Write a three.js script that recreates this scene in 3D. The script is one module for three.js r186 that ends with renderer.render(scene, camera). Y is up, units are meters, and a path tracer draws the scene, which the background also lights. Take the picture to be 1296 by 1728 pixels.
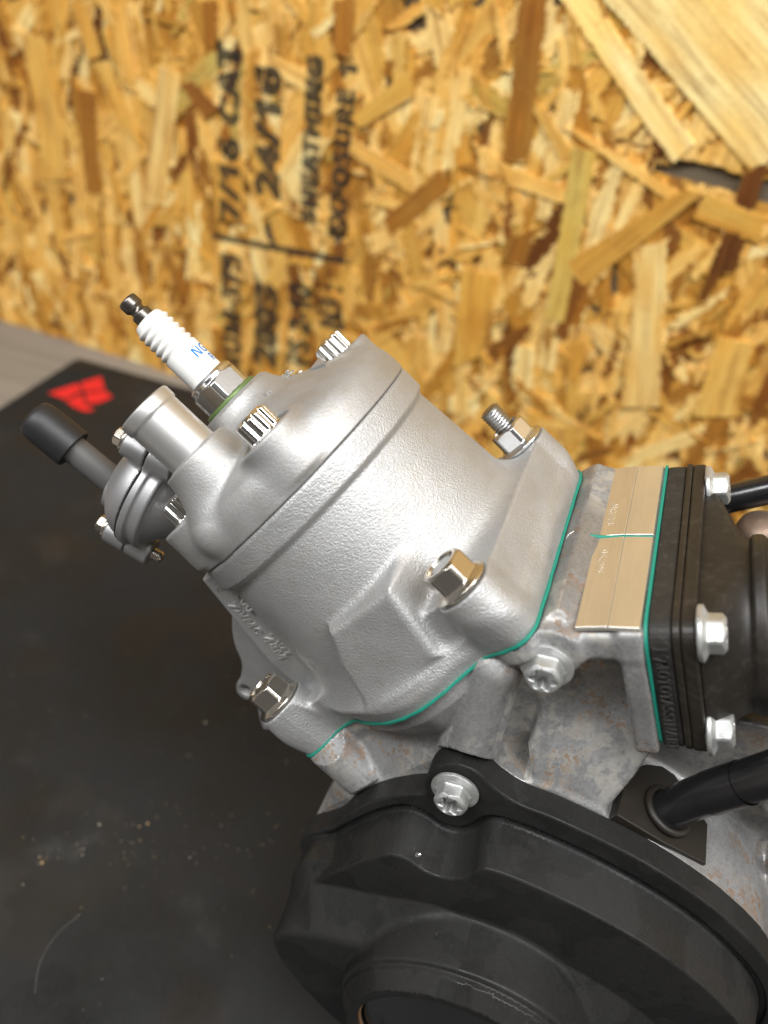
import * as THREE from 'three';
import { RectAreaLightUniformsLib } from 'three/addons/lights/RectAreaLightUniformsLib.js';
import { mergeGeometries } from 'three/addons/utils/BufferGeometryUtils.js';
import { RoundedBoxGeometry } from 'three/addons/geometries/RoundedBoxGeometry.js';
import { FontLoader } from 'three/addons/loaders/FontLoader.js';
import { TextGeometry } from 'three/addons/geometries/TextGeometry.js';

// ------------------------------------------------------------------ camera, lights, exposure
const MM = 0.001;
const scene = new THREE.Scene();
scene.background = new THREE.Color(0x000000);
const camera = new THREE.PerspectiveCamera(64.17, 768 / 1024, 0.02, 30);
camera.position.set(0.031057, 0.396, 0.219602);
camera.quaternion.setFromRotationMatrix(new THREE.Matrix4().makeBasis(
  new THREE.Vector3(0.936748, 0.098908, -0.335705), new THREE.Vector3(-0.279021, 0.790074, -0.545814), new THREE.Vector3(0.211246, 0.604959, 0.767717)));
camera.focus = 0.268; camera.userData.fStop = 6.0;
const renderer = new THREE.WebGLRenderer({ antialias: true });
renderer.toneMapping = THREE.LinearToneMapping;
renderer.toneMappingExposure = 0.65;
renderer.shadowMap.enabled = true;
RectAreaLightUniformsLib.init();
// LED fittings on the workshop ceiling: [x, y, z, length, width, turn about y, radiance, name]
const CEIL = 1.75;
const LAMPS = [
  [0.95, 1.69, 0.55, 1.7, 0.75, 0.15, 17.5, 'wide white ceiling light panel to the right of the bench'],
  [-0.85, 1.69, 1.0, 1.5, 0.5, 0.25, 27, 'smaller white ceiling light panel to the left of the bench'],
];
const lampEnergy = 1.0;

// ------------------------------------------------------------------ helpers
let seed = 12345;
const rnd = () => { seed = (seed + 0x6D2B79F5) | 0; let t = Math.imul(seed ^ (seed >>> 15), 1 | seed); t = (t + Math.imul(t ^ (t >>> 7), 61 | t)) ^ t; return ((t ^ (t >>> 14)) >>> 0) / 4294967296; };
const rr = (a, b) => a + (b - a) * rnd();
const clamp = (x, a, b) => Math.min(b, Math.max(a, x));
const mix = (a, b, t) => a + (b - a) * t;
const sstep = (a, b, x) => { const t = clamp((x - a) / (b - a), 0, 1); return t * t * (3 - 2 * t); };
const hash = (x, y, s) => { let h = Math.imul(x, 374761393) + Math.imul(y, 668265263) + Math.imul(s, 1274126177); h = Math.imul(h ^ (h >>> 13), 1274126177); return ((h ^ (h >>> 16)) >>> 0) / 4294967296; };
function vn(x, y, p, s) {           // value noise, period p
  const ix = Math.floor(x), iy = Math.floor(y), fx = x - ix, fy = y - iy, u = fx * fx * (3 - 2 * fx), v = fy * fy * (3 - 2 * fy);
  const w = (a) => ((a % p) + p) % p;
  const a = hash(w(ix), w(iy), s), b = hash(w(ix + 1), w(iy), s), c = hash(w(ix), w(iy + 1), s), d = hash(w(ix + 1), w(iy + 1), s);
  return mix(mix(a, b, u), mix(c, d, u), v);
}
const fbm = (x, y, p, s, n = 4) => { let t = 0, a = 0.5, k = 1; for (let i = 0; i < n; i++) { t += a * vn(x * k, y * k, p * k, s + i); a *= 0.5; k *= 2; } return t / (1 - Math.pow(0.5, n)); };
const usedNames = {};
const numbered = (n) => { const k = usedNames[n] = (usedNames[n] ?? -1) + 1; return k ? n + '_' + String(k).padStart(3, '0') : n; };
function tag(o, label, category, group, kind) { o.userData.label = label; if (category) o.userData.category = category; if (group) o.userData.group = group; if (kind) o.userData.kind = kind; return o; }
function mesh(name, geo, mat, parent = scene, label) {
  const m = new THREE.Mesh(geo, mat); m.name = parent === scene ? numbered(name) : name; m.castShadow = m.receiveShadow = true; parent.add(m);
  if (label) m.userData.label = label;
  return m;
}
function tex(w, h, fn, srgb = false, rep = true) {
  const d = new Uint8Array(w * h * 4);
  for (let y = 0; y < h; y++) for (let x = 0; x < w; x++) { const c = fn(x / w, y / h), i = (y * w + x) * 4; if (typeof c === 'number') d[i] = d[i + 1] = d[i + 2] = clamp(c * 255, 0, 255); else for (let k = 0; k < 3; k++) d[i + k] = clamp(c[k] * 255, 0, 255); d[i + 3] = 255; }
  const t = new THREE.DataTexture(d, w, h, THREE.RGBAFormat); t.magFilter = THREE.LinearFilter; t.minFilter = THREE.LinearMipmapLinearFilter; t.generateMipmaps = true;
  if (rep) t.wrapS = t.wrapT = THREE.RepeatWrapping;
  if (srgb) t.colorSpace = THREE.SRGBColorSpace; t.needsUpdate = true; return t;
}
const std = (o) => new THREE.MeshStandardMaterial(o);
const phys = (o) => new THREE.MeshPhysicalMaterial(o);
const rgb = (r, g, b) => new THREE.Color().setRGB(r, g, b);

// ------------------------------------------------------------------ distance fields (millimetres)
const smin = (a, b, k) => { const h = Math.max(k - Math.abs(a - b), 0) / k; return Math.min(a, b) - h * h * k * 0.25; };
const smax = (a, b, k) => -smin(-a, -b, k);
const ext = (d2, z, z0, z1, r = 0) => { const w = Math.abs(z - (z0 + z1) / 2) - (z1 - z0) / 2 + r, d = d2 + r; return Math.min(Math.max(d, w), 0) + Math.hypot(Math.max(d, 0), Math.max(w, 0)) - r; };
const rbox2 = (x, y, hx, hy, r) => { const a = Math.abs(x) - hx + r, b = Math.abs(y) - hy + r; return Math.min(Math.max(a, b), 0) + Math.hypot(Math.max(a, 0), Math.max(b, 0)) - r; };
const rbox = (x, y, z, hx, hy, hz, r) => ext(rbox2(x, y, hx, hy, r), z, -hz, hz, r);
const hexd = (x, y, r) => { x = Math.abs(x); y = Math.abs(y); return Math.max(x * 0.8660254 + y * 0.5, y) - r; };
function poly2(pts) {
  const n = pts.length, X = pts.map((p) => p[0]), Y = pts.map((p) => p[1]);
  return (x, y) => {
    let d = 1e9, s = 1;
    for (let i = 0, j = n - 1; i < n; j = i++) {
      const ex = X[j] - X[i], ey = Y[j] - Y[i], wx = x - X[i], wy = y - Y[i], t = clamp((wx * ex + wy * ey) / (ex * ex + ey * ey), 0, 1), bx = wx - ex * t, by = wy - ey * t;
      d = Math.min(d, bx * bx + by * by);
      const c1 = y >= Y[i], c2 = y < Y[j], c3 = ex * wy > ey * wx;
      if ((c1 && c2 && c3) || (!c1 && !c2 && !c3)) s = -s;
    }
    return s * Math.sqrt(d);
  };
}
const capsule = (p, a, b, ra, rb) => { const dx = b[0] - a[0], dy = b[1] - a[1], dz = b[2] - a[2], px = p[0] - a[0], py = p[1] - a[1], pz = p[2] - a[2], t = clamp((px * dx + py * dy + pz * dz) / (dx * dx + dy * dy + dz * dz), 0, 1); return Math.hypot(px - dx * t, py - dy * t, pz - dz * t) - mix(ra, rb, t); };
function spline(pts, n, closed = true) {
  return new THREE.CatmullRomCurve3(pts.map((p) => new THREE.Vector3(p[0], p[1], 0)), closed, 'centripetal').getPoints(n).slice(0, closed ? n : n + 1).map((p) => [p.x, p.y]);
}
// surface nets over a sparse grid, vertices pulled onto the surface, normals from the field; box-projected uv in units of TILE mm
function sdfMesh(f, lo, hi, cell, tile = 40, slack = 1.25) {
  const N = [0, 1, 2].map((k) => Math.ceil((hi[k] - lo[k]) / cell / 6) * 6), S = [N[0] + 1, N[1] + 1, N[2] + 1], B = 6;
  const val = new Float32Array(S[0] * S[1] * S[2]).fill(NaN), at = (i, j, k) => (k * S[1] + j) * S[0] + i;
  const blocks = [], half = B * cell * 0.8660254 * slack;
  for (let k = 0; k < N[2]; k += B) for (let j = 0; j < N[1]; j += B) for (let i = 0; i < N[0]; i += B) {
    const c = f(lo[0] + (i + B / 2) * cell, lo[1] + (j + B / 2) * cell, lo[2] + (k + B / 2) * cell);
    if (Math.abs(c) > half) continue;
    blocks.push([i, j, k]);
    for (let c2 = 0; c2 <= B; c2++) for (let b = 0; b <= B; b++) for (let a = 0; a <= B; a++) { const q = at(i + a, j + b, k + c2); if (val[q] !== val[q]) val[q] = f(lo[0] + (i + a) * cell, lo[1] + (j + b) * cell, lo[2] + (k + c2) * cell); }
  }
  const id = new Map(), P = [], quad = [];
  for (const [bi, bj, bk] of blocks) for (let k = bk; k < bk + B; k++) for (let j = bj; j < bj + B; j++) for (let i = bi; i < bi + B; i++) {
    let m = 0, x = 0, y = 0, z = 0, n = 0; const v = [];
    for (let c = 0; c < 8; c++) { const q = val[at(i + (c & 1), j + ((c >> 1) & 1), k + (c >> 2))]; v.push(q); if (q < 0) m |= 1 << c; }
    if (m === 0 || m === 255) continue;
    for (let a = 0; a < 8; a++) for (let ax = 0; ax < 3; ax++) { if (a & (1 << ax)) continue; const b = a | (1 << ax); if ((v[a] < 0) === (v[b] < 0)) continue; const t = v[a] / (v[a] - v[b]); x += (a & 1) + (ax === 0 ? t : 0); y += ((a >> 1) & 1) + (ax === 1 ? t : 0); z += (a >> 2) + (ax === 2 ? t : 0); n++; }
    id.set(at(i, j, k), P.length / 3); P.push(lo[0] + (i + x / n) * cell, lo[1] + (j + y / n) * cell, lo[2] + (k + z / n) * cell);
    const s0 = v[0] < 0;
    if (j > 0 && k > 0 && s0 !== (v[1] < 0)) quad.push([s0, at(i, j - 1, k - 1), at(i, j, k - 1), at(i, j, k), at(i, j - 1, k)]);
    if (i > 0 && k > 0 && s0 !== (v[2] < 0)) quad.push([s0, at(i - 1, j, k - 1), at(i - 1, j, k), at(i, j, k), at(i, j, k - 1)]);
    if (i > 0 && j > 0 && s0 !== (v[4] < 0)) quad.push([s0, at(i - 1, j - 1, k), at(i, j - 1, k), at(i, j, k), at(i - 1, j, k)]);
  }
  const nv = P.length / 3, G = new Float32Array(nv * 3), e = 0.04;
  for (let v = 0; v < nv; v++) {
    let x = P[v * 3], y = P[v * 3 + 1], z = P[v * 3 + 2], gx, gy, gz;
    for (let it = 0; it < 2; it++) {
      gx = f(x + e, y, z) - f(x - e, y, z); gy = f(x, y + e, z) - f(x, y - e, z); gz = f(x, y, z + e) - f(x, y, z - e);
      const l = Math.hypot(gx, gy, gz) || 1; gx /= l; gy /= l; gz /= l;
      if (it === 0) { const d = clamp(f(x, y, z) * Math.min(2, 2 * e / l), -cell * 0.6, cell * 0.6); x -= gx * d; y -= gy * d; z -= gz * d; }
    }
    P[v * 3] = x; P[v * 3 + 1] = y; P[v * 3 + 2] = z; G[v * 3] = gx; G[v * 3 + 1] = gy; G[v * 3 + 2] = gz;
  }
  const out = { p: [], n: [], u: [], i: [] }, key = new Map();
  const vert = (v, ax) => {
    const kk = v * 3 + ax; let r = key.get(kk);
    if (r === undefined) { r = out.p.length / 3; key.set(kk, r); const p = [P[v * 3], P[v * 3 + 1], P[v * 3 + 2]]; out.p.push(p[0] * MM, p[1] * MM, p[2] * MM); out.n.push(G[v * 3], G[v * 3 + 1], G[v * 3 + 2]); out.u.push(p[(ax + 1) % 3] / tile, p[(ax + 2) % 3] / tile); }
    return r;
  };
  for (const [s, a, b, c, d] of quad) {
    const q = [id.get(a), id.get(b), id.get(c), id.get(d)]; if (q.includes(undefined)) continue;
    const n = [0, 1, 2].map((k) => Math.abs(q.reduce((t, w) => t + G[w * 3 + k], 0))), ax = n[0] >= n[1] && n[0] >= n[2] ? 0 : n[1] >= n[2] ? 1 : 2, w = q.map((x) => vert(x, ax));
    if (s) out.i.push(w[0], w[1], w[2], w[0], w[2], w[3]); else out.i.push(w[0], w[2], w[1], w[0], w[3], w[2]);
  }
  const g = new THREE.BufferGeometry();
  g.setAttribute('position', new THREE.Float32BufferAttribute(out.p, 3)); g.setAttribute('normal', new THREE.Float32BufferAttribute(out.n, 3)); g.setAttribute('uv', new THREE.Float32BufferAttribute(out.u, 2)); g.setIndex(out.i);
  return g;
}
const lathe = (pts, seg = 64) => new THREE.LatheGeometry(pts.map((p) => new THREE.Vector2(p[0] * MM, p[1] * MM)), seg);
const tubeMM = (pts, r, seg = 80, rs = 16) => new THREE.TubeGeometry(new THREE.CatmullRomCurve3(pts.map((p) => new THREE.Vector3(p[0] * MM, p[1] * MM, p[2] * MM))), seg, r * MM, rs, false);
const upTo = (o, dir, spin = 0) => { o.quaternion.setFromUnitVectors(new THREE.Vector3(0, 1, 0), new THREE.Vector3(...dir).normalize()); o.rotateY(spin); return o; };
const place = (o, p) => { o.position.set(p[0] * MM, p[1] * MM, p[2] * MM); return o; };

// ------------------------------------------------------------------ textures
const castBump = tex(512, 512, (u, v) => { const a = vn(u * 26, v * 26, 26, 1), b = vn(u * 48 + 0.3, v * 48, 48, 2), c = vn(u * 100, v * 100, 100, 3); return clamp(0.15 + 0.5 * (1 - Math.abs(2 * a - 1)) * 0.7 + 0.4 * b + 0.15 * c - 0.1, 0, 1); });
const fineBump = tex(512, 512, (u, v) => 0.5 * vn(u * 90, v * 90, 90, 5) + 0.3 * vn(u * 180, v * 180, 180, 6) + 0.2 * fbm(u * 12, v * 12, 12, 7));
const brushed = tex(512, 512, (u, v) => 0.6 * vn(u * 6, v * 220, 220, 8) + 0.4 * vn(u * 14, v * 440, 440, 9));
const streakMap = tex(256, 512, (u, v) => { const k = 0.80 + 0.04 * (vn(u * 3, v * 90, 90, 231) - 0.5) + 0.05 * (vn(u * 8, v * 240, 240, 232) - 0.5) + 0.12 * (fbm(u * 3, v * 5, 15, 233, 3) - 0.5); return [k * 1.02, k, k * 0.93].map((x) => Math.pow(x, 1 / 2.2)); }, true);
const smudge = tex(512, 512, (u, v) => 0.55 + 0.9 * (fbm(u * 5, v * 5, 5, 12, 5) - 0.5) + 0.12 * (vn(u * 120, v * 120, 120, 15) - 0.5));
const softRough = tex(256, 256, (u, v) => 0.52 + 0.16 * (fbm(u * 4, v * 4, 4, 212, 5) - 0.5) + 0.05 * (vn(u * 60, v * 60, 60, 215) - 0.5));
const withRep = (t, k) => { const c = t.clone(); c.repeat.set(k, k); c.needsUpdate = true; return c; };
const blackMap = tex(1024, 1024, (u, v) => {
  let s = 0.0; const w = fbm(u * 7, v * 7, 7, 31, 4), d = sstep(0.515, 0.53, w) * 0.12;      // dried oil film with a crisp rim
  const sc = sstep(0.965, 0.985, vn(u * 170, v * 170, 170, 33)) * 0.5;                              // pale dust specks
  const base = 0.0135 * (1 - d * 2.2) + 0.004 * (vn(u * 220, v * 220, 220, 35) - 0.5) + 0.07 * sc * sstep(0.45, 0.6, vn(u * 9, v * 9, 9, 36));
  const q = Math.pow(clamp(base, 0, 1), 1 / 2.2); return [q, q * 0.99, q * 0.97];
}, true);
const castMap = tex(1024, 1024, (u, v) => {
  const f = fbm(u * 5, v * 5, 5, 221, 5), g = vn(u * 200, v * 200, 200, 222), sp = sstep(0.972, 0.99, vn(u * 95, v * 95, 95, 223)) * sstep(0.5, 0.6, vn(u * 13, v * 13, 13, 224)), st = sstep(0.60, 0.70, fbm(u * 9 + 0.3, v * 9, 9, 225, 4));
  const k = 0.60 * (0.97 + 0.10 * (f - 0.5) + 0.05 * (g - 0.5)); let c = [k, k, k * 0.99]; c = c.map((x, i) => mix(x, x * [0.95, 0.92, 0.86][i], st * 0.4)); c = c.map((x) => mix(x, 0.05, sp * 0.8));
  return c.map((x) => Math.pow(x, 1 / 2.2));
}, true);
const dustMap = tex(1024, 1024, (u, v) => { const k = sstep(0.93, 0.985, vn(u * 150, v * 150, 150, 201)) * sstep(0.45, 0.65, vn(u * 11, v * 11, 11, 202)), f = fbm(u * 8, v * 8, 8, 203, 5), d = 0.021 * (0.85 + 0.6 * (f - 0.5)) + 0.12 * k + 0.012 * sstep(0.6, 0.75, fbm(u * 20, v * 20, 20, 205, 4)); return [d, d * 0.98, d * 0.94].map((x) => Math.pow(x, 1 / 2.2)); }, true);
const caseMap = tex(1024, 1024, (u, v) => {
  const blot = fbm(u * 6, v * 6, 6, 41, 6), zone = fbm(u * 4 + 0.4, v * 4, 4, 45, 4), gr = fbm(u * 120, v * 120, 120, 43, 3), gr2 = fbm(u * 40 + 0.2, v * 40, 40, 44, 5);
  const k = 0.84 + 0.55 * (blot - 0.5) + 0.5 * (gr - 0.5); let c = [0.35, 0.35, 0.348].map((x) => x * k);
  const ox = sstep(0.44, 0.6, zone) * sstep(0.48, 0.60, gr2); c = c.map((x, i) => mix(x, [0.47, 0.45, 0.40][i], ox * 0.55));
  const rust = sstep(0.5, 0.66, fbm(u * 5, v * 5, 5, 47, 4)) * sstep(0.50, 0.60, gr * 0.5 + gr2 * 0.5); c = c.map((x, i) => mix(x, [0.27, 0.165, 0.09][i], rust * 0.7));
  const dk = sstep(0.60, 0.70, gr) * sstep(0.42, 0.58, 1 - zone); c = c.map((x, i) => mix(x, [0.12, 0.11, 0.10][i], dk * 0.4));
  return c.map((x) => Math.pow(clamp(x, 0, 1), 1 / 2.2));
}, true);

// ------------------------------------------------------------------ materials
const M = {
  cast: std({ map: castMap, color: rgb(0.75, 0.755, 0.76), metalness: 0.76, roughness: 1.12, bumpMap: withRep(castBump, 2.5), bumpScale: 0.00021, roughnessMap: softRough }),
  head: std({ map: castMap, color: rgb(0.70, 0.70, 0.698), metalness: 0.78, roughness: 1.12, roughnessMap: softRough, bumpMap: withRep(castBump, 2.4), bumpScale: 0.00009 }),
  pump: std({ color: rgb(0.40, 0.40, 0.405), metalness: 0.85, roughness: 0.5, bumpMap: withRep(fineBump, 2), bumpScale: 0.00003 }),
  case: std({ map: caseMap, metalness: 0.6, roughness: 0.95, roughnessMap: smudge, bumpMap: withRep(fineBump, 2.5), bumpScale: 0.00006 }),
  machined: std({ map: streakMap, metalness: 0.92, roughness: 0.36, bumpMap: brushed, bumpScale: 0.000006 }),
  tube: std({ color: rgb(0.58, 0.58, 0.57), metalness: 0.9, roughness: 0.46, bumpMap: withRep(fineBump, 2), bumpScale: 0.000012 }),
  chrome: std({ color: rgb(0.80, 0.79, 0.77), metalness: 1, roughness: 0.12 }),
  nickel: std({ color: rgb(0.66, 0.62, 0.55), metalness: 1, roughness: 0.22, bumpMap: fineBump, bumpScale: 0.00001 }),
  zinc: std({ color: rgb(0.50, 0.51, 0.50), metalness: 0.8, roughness: 0.8, roughnessMap: smudge, bumpMap: withRep(fineBump, 2), bumpScale: 0.00005 }),
  steel: std({ color: rgb(0.36, 0.36, 0.36), metalness: 1, roughness: 0.35, bumpMap: fineBump, bumpScale: 0.00002 }),
  plated: std({ color: rgb(0.72, 0.73, 0.74), metalness: 1, roughness: 0.22, bumpMap: fineBump, bumpScale: 0.00001 }),
  darkSteel: std({ color: rgb(0.16, 0.145, 0.13), metalness: 0.95, roughness: 0.32, bumpMap: fineBump, bumpScale: 0.00002 }),
  green: std({ color: rgb(0.005, 0.20, 0.14), roughness: 0.6 }),
  olive: std({ color: rgb(0.11, 0.17, 0.055), roughness: 0.45, metalness: 0.3 }),
  black: phys({ map: blackMap, roughness: 0.95, roughnessMap: smudge, specularIntensity: 0.34, bumpMap: withRep(fineBump, 3), bumpScale: 0.000012 }),
  plastic: phys({ map: dustMap, color: rgb(1, 0.95, 0.88), specularIntensity: 0.6, roughness: 0.55, bumpMap: withRep(castBump, 3), bumpScale: 0.00002 }),
  plastic2: phys({ map: dustMap, color: rgb(0.85, 0.72, 0.58), specularIntensity: 0.6, roughness: 0.42, bumpMap: withRep(fineBump, 2), bumpScale: 0.00003 }),
  rubber: phys({ map: dustMap, color: rgb(0.72, 0.62, 0.53), specularIntensity: 0.6, roughness: 0.42, bumpMap: withRep(fineBump, 3), bumpScale: 0.00003 }),
  gloss: phys({ color: rgb(0.010, 0.010, 0.011), roughness: 0.24, clearcoat: 0.4, clearcoatRoughness: 0.2, bumpMap: fineBump, bumpScale: 0.00002 }),
  cap: std({ color: rgb(0.012, 0.012, 0.013), roughness: 0.5, bumpMap: withRep(fineBump, 2), bumpScale: 0.00003 }),
  hose: std({ color: rgb(0.10, 0.098, 0.095), roughness: 0.6, metalness: 0.3 }),
  dark: std({ color: rgb(0.01, 0.01, 0.01), roughness: 0.8 }),
  copper: std({ color: rgb(0.33, 0.2, 0.10), metalness: 0.6, roughness: 0.4 }),
  rustcap: std({ color: rgb(0.22, 0.16, 0.12), metalness: 0.7, roughness: 0.5, bumpMap: fineBump, bumpScale: 0.00008 }),
};

// ------------------------------------------------------------------ workshop room (setting)
const OSBW = { E: [-0.500964, -0.003, -0.414435], yaw: 3.5 * Math.PI / 180 };
{
  const flat = (name, w, h, d, x, y, z, m) => { const o = mesh(name, new THREE.BoxGeometry(w, h, d), m); o.position.set(x, y, z); o.userData.kind = 'structure'; return o; };
  const wallM = std({ color: rgb(0.26, 0.262, 0.265), roughness: 0.85, bumpMap: smudge, bumpScale: 0.002 }), ceilM = std({ color: rgb(0.66, 0.66, 0.65), roughness: 0.9 }), floorM = std({ color: rgb(0.12, 0.118, 0.115), roughness: 0.8, bumpMap: smudge, bumpScale: 0.002 });
  flat('floor', 5, 0.1, 4.4, 0.2, -0.95, 1.4, floorM);
  flat('ceiling', 5, 0.1, 4.4, 0.2, CEIL + 0.05, 1.4, ceilM);
  flat('wall_left', 0.1, 2.65, 4.4, -2.35, 0.425, 1.4, wallM);
  flat('wall_right', 0.1, 2.65, 4.4, 2.75, 0.425, 1.4, wallM);
  flat('wall_rear', 5, 2.65, 0.1, 0.2, 0.425, 3.65, wallM);
}
for (const [i, [x, y, z, L, W, turn, nits, label]] of LAMPS.entries()) {
  const g = new THREE.Group(); g.name = numbered('ceiling_lamp'); g.position.set(x, y, z); g.rotation.y = turn; scene.add(g);
  tag(g, label, 'ceiling lamp');
  const b = mesh('lamp_housing', new RoundedBoxGeometry(L + 0.05, 0.05, W + 0.04, 2, 0.01), std({ color: rgb(0.7, 0.7, 0.7), roughness: 0.5 }), g); b.position.y = 0.03;
  const d = mesh('lamp_diffuser', new THREE.BoxGeometry(L, 0.006, W), std({ color: rgb(0.8, 0.8, 0.8), emissive: rgb(0.985, 0.99, 1.0), emissiveIntensity: 4 }), g);
  const l = new THREE.RectAreaLight(new THREE.Color().setRGB(0.985, 0.99, 1.0), nits * lampEnergy, L, W); l.position.set(0, -0.006, 0); l.rotation.x = -Math.PI / 2; g.add(l);
}

// ------------------------------------------------------------------ strand-board wall
{
  const U0 = -130, U1 = 720, V0 = -3, V1 = 420, TW = 1536, TH = 768;       // wall coordinates in mm covered by the colour map
  const group = new THREE.Group(); group.name = 'wall_back'; group.userData.kind = 'structure';
  group.userData.label = 'strand board wall of glued golden wood flakes with printed black grading stamp';
  group.position.set(...OSBW.E); group.rotation.y = -OSBW.yaw; scene.add(group);
  const PAL = [[0.80, 0.46, 0.115], [0.86, 0.56, 0.19], [0.64, 0.335, 0.058], [0.47, 0.215, 0.027], [0.72, 0.40, 0.085], [0.36, 0.145, 0.017], [0.23, 0.078, 0.009], [0.88, 0.64, 0.26], [0.13, 0.04, 0.005], [0.56, 0.36, 0.078]];
  const pick = () => { const t = rnd(); return t < 0.17 ? 0 : t < 0.30 ? 1 : t < 0.46 ? 2 : t < 0.57 ? 3 : t < 0.71 ? 4 : t < 0.80 ? 5 : t < 0.86 ? 6 : t < 0.94 ? 7 : t < 0.965 ? 8 : 9; };
  const strands = [];
  const strand = (cx, cy, L, W, a, col) => {
    const c = Math.cos(a), s = Math.sin(a), t0 = rr(0.45, 1), t1 = rr(0.45, 1), sl0 = rr(-0.5, 0.5) * W, sl1 = rr(-0.5, 0.5) * W;
    const loc = [[-W / 2 * t0, -L / 2 + sl0], [W / 2 * t0, -L / 2 - sl0], [W / 2, -L / 2 + L * rr(0.15, 0.4)], [W / 2 * rr(0.85, 1), L / 2 - L * rr(0.1, 0.35)], [W / 2 * t1, L / 2 + sl1], [-W / 2 * t1, L / 2 - sl1], [-W / 2, L / 2 - L * rr(0.15, 0.4)], [-W / 2 * rr(0.85, 1), -L / 2 + L * rr(0.1, 0.35)]];
    // keep the outline convex: angular order of the hull of these points
    const hull = convex(loc);
    strands.push({ pts: hull.map(([x, y]) => [cx + x * c - y * s, cy + x * s + y * c]), a, col, n: rnd() * 1000 | 0, cx, cy, size: L * W });
  };
  function convex(p) { p = [...p].sort((a, b) => a[0] - b[0] || a[1] - b[1]); const cr = (o, a, b) => (a[0] - o[0]) * (b[1] - o[1]) - (a[1] - o[1]) * (b[0] - o[0]), h = []; for (const q of [p, [...p].reverse()]) { const st = h.length; for (const v of q) { while (h.length >= st + 2 && cr(h[h.length - 2], h[h.length - 1], v) <= 0) h.pop(); h.push(v); } h.pop(); } return h; }
  const layer = (n, l0, l1, w0, w1, spread) => { for (let i = 0; i < n; i++) { const L = rr(l0, l1); strand(rr(U0 + 20, U1 - 20), rr(V0 + 8, V1 - 20), L, Math.min(L * 0.6, rr(w0, w1)), rr(-1, 1) * rr(0.1, spread), PAL[pick()]); } };
  const tones = (k) => PAL[k];
  layer(430, 55, 120, 18, 32, 1.4);
  layer(380, 40, 100, 10, 24, 1.5);
  layer(420, 22, 75, 6, 16, 1.57);
  const nBack = strands.length;
  layer(90, 40, 100, 9, 20, 1.3);
  layer(420, 10, 48, 2, 9, 2.2);
  // flakes that can be recognised one by one
  const hero = (pts, k, j = 1, along = null) => { const h = convex(pts), cx = h.reduce((t, p) => t + p[0], 0) / h.length, cy = h.reduce((t, p) => t + p[1], 0) / h.length; let best = 0, a = 0; h.forEach((p, i) => { const q = h[(i + 1) % h.length], d = Math.hypot(q[0] - p[0], q[1] - p[1]); if (d > best) { best = d; a = Math.atan2(q[1] - p[1], q[0] - p[0]) - Math.PI / 2; } }); if (along !== null) a = along; strands.push({ pts: h, a, col: tones(k).map((x) => x * j), n: rnd() * 1000 | 0, cx, cy, hero: true, size: 1e6 }); };
  const nHero = strands.length;
  hero([[3, 275], [26, 276], [33, 164], [4, 158]], 4); hero([[49, 242], [71, 241], [67, 160], [50, 156]], 5); hero([[137, 272], [157, 268], [131, 162], [108, 157]], 1, 0.95);
  hero([[72, 264], [87, 267], [116, 206], [94, 218]], 4); hero([[95, 305], [107, 307], [114, 255], [99, 257]], 0, 1.05); hero([[154, 261], [166, 265], [191, 249], [176, 239]], 6, 1.2);
  hero([[177, 320], [190, 322], [189, 291], [178, 289]], 5); hero([[56, 304], [71, 306], [82, 270], [68, 264]], 4); hero([[283, 334], [300, 336], [300, 301], [285, 301]], 5, 1.1);
  hero([[302, 250], [355, 233], [356, 219], [303, 237]], 0); hero([[301, 263], [346, 302], [349, 284], [310, 256]], 2); hero([[225, 285], [272, 271], [276, 287], [236, 293]], 1); hero([[243, 211], [262, 247], [287, 245], [259, 189]], 7);
  hero([[180, 210], [212, 214], [210, 165], [184, 163]], 2, 1.05); hero([[377, 242], [385, 227], [344, 183], [335, 195]], 5); hero([[403, 173], [434, 174], [432, 106], [411, 89]], 2, 1.05);
  hero([[435, 203], [455, 216], [452, 185], [434, 185]], 5, 0.9); hero([[529, 218], [545, 228], [576, 105], [549, 96]], 1, 0.92); hero([[598, 170], [622, 172], [631, 114], [601, 104]], 4, 1.05);
  hero([[578, 211], [586, 217], [583, 191], [576, 189]], 6, 0.7); hero([[418, 254], [474, 245], [477, 234], [428, 240]], 0, 1.05); hero([[426, 300], [431, 300], [470, 268], [462, 262]], 4, 0.9);
  hero([[413, 365], [431, 367], [439, 257], [420, 255]], 5, 0.95); hero([[432, 360], [453, 362], [543, 289], [534, 274]], 7, 1.1);
  hero([[489, 185], [500, 185], [495, 139], [484, 139]], 6); hero([[467, 273], [484, 273], [490, 152], [475, 148]], 9, 1.12); hero([[459, 283], [464, 285], [546, 258], [538, 251]], 0, 1.08);
  hero([[480, 196], [498, 181], [558, 260], [546, 262]], 2, 0.92); hero([[462, 360], [579, 281], [640, 290], [650, 420], [470, 420]], 7, 1.02, -0.58 - Math.PI / 2);
  hero([[578, 278], [590, 288], [594, 215], [577, 209]], 8, 1.15); hero([[560, 262], [600, 255], [602, 238], [556, 244]], 2);
  // colour map: flakes painted in stacking order in wall coordinates, each with grain along its own length
  const px = new Float32Array(TW * TH * 3), sx = TW / (U1 - U0), sy = TH / (V1 - V0);
  for (let i = 0; i < TW * TH; i++) { px[i * 3] = 0.20; px[i * 3 + 1] = 0.105; px[i * 3 + 2] = 0.03; }
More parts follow.
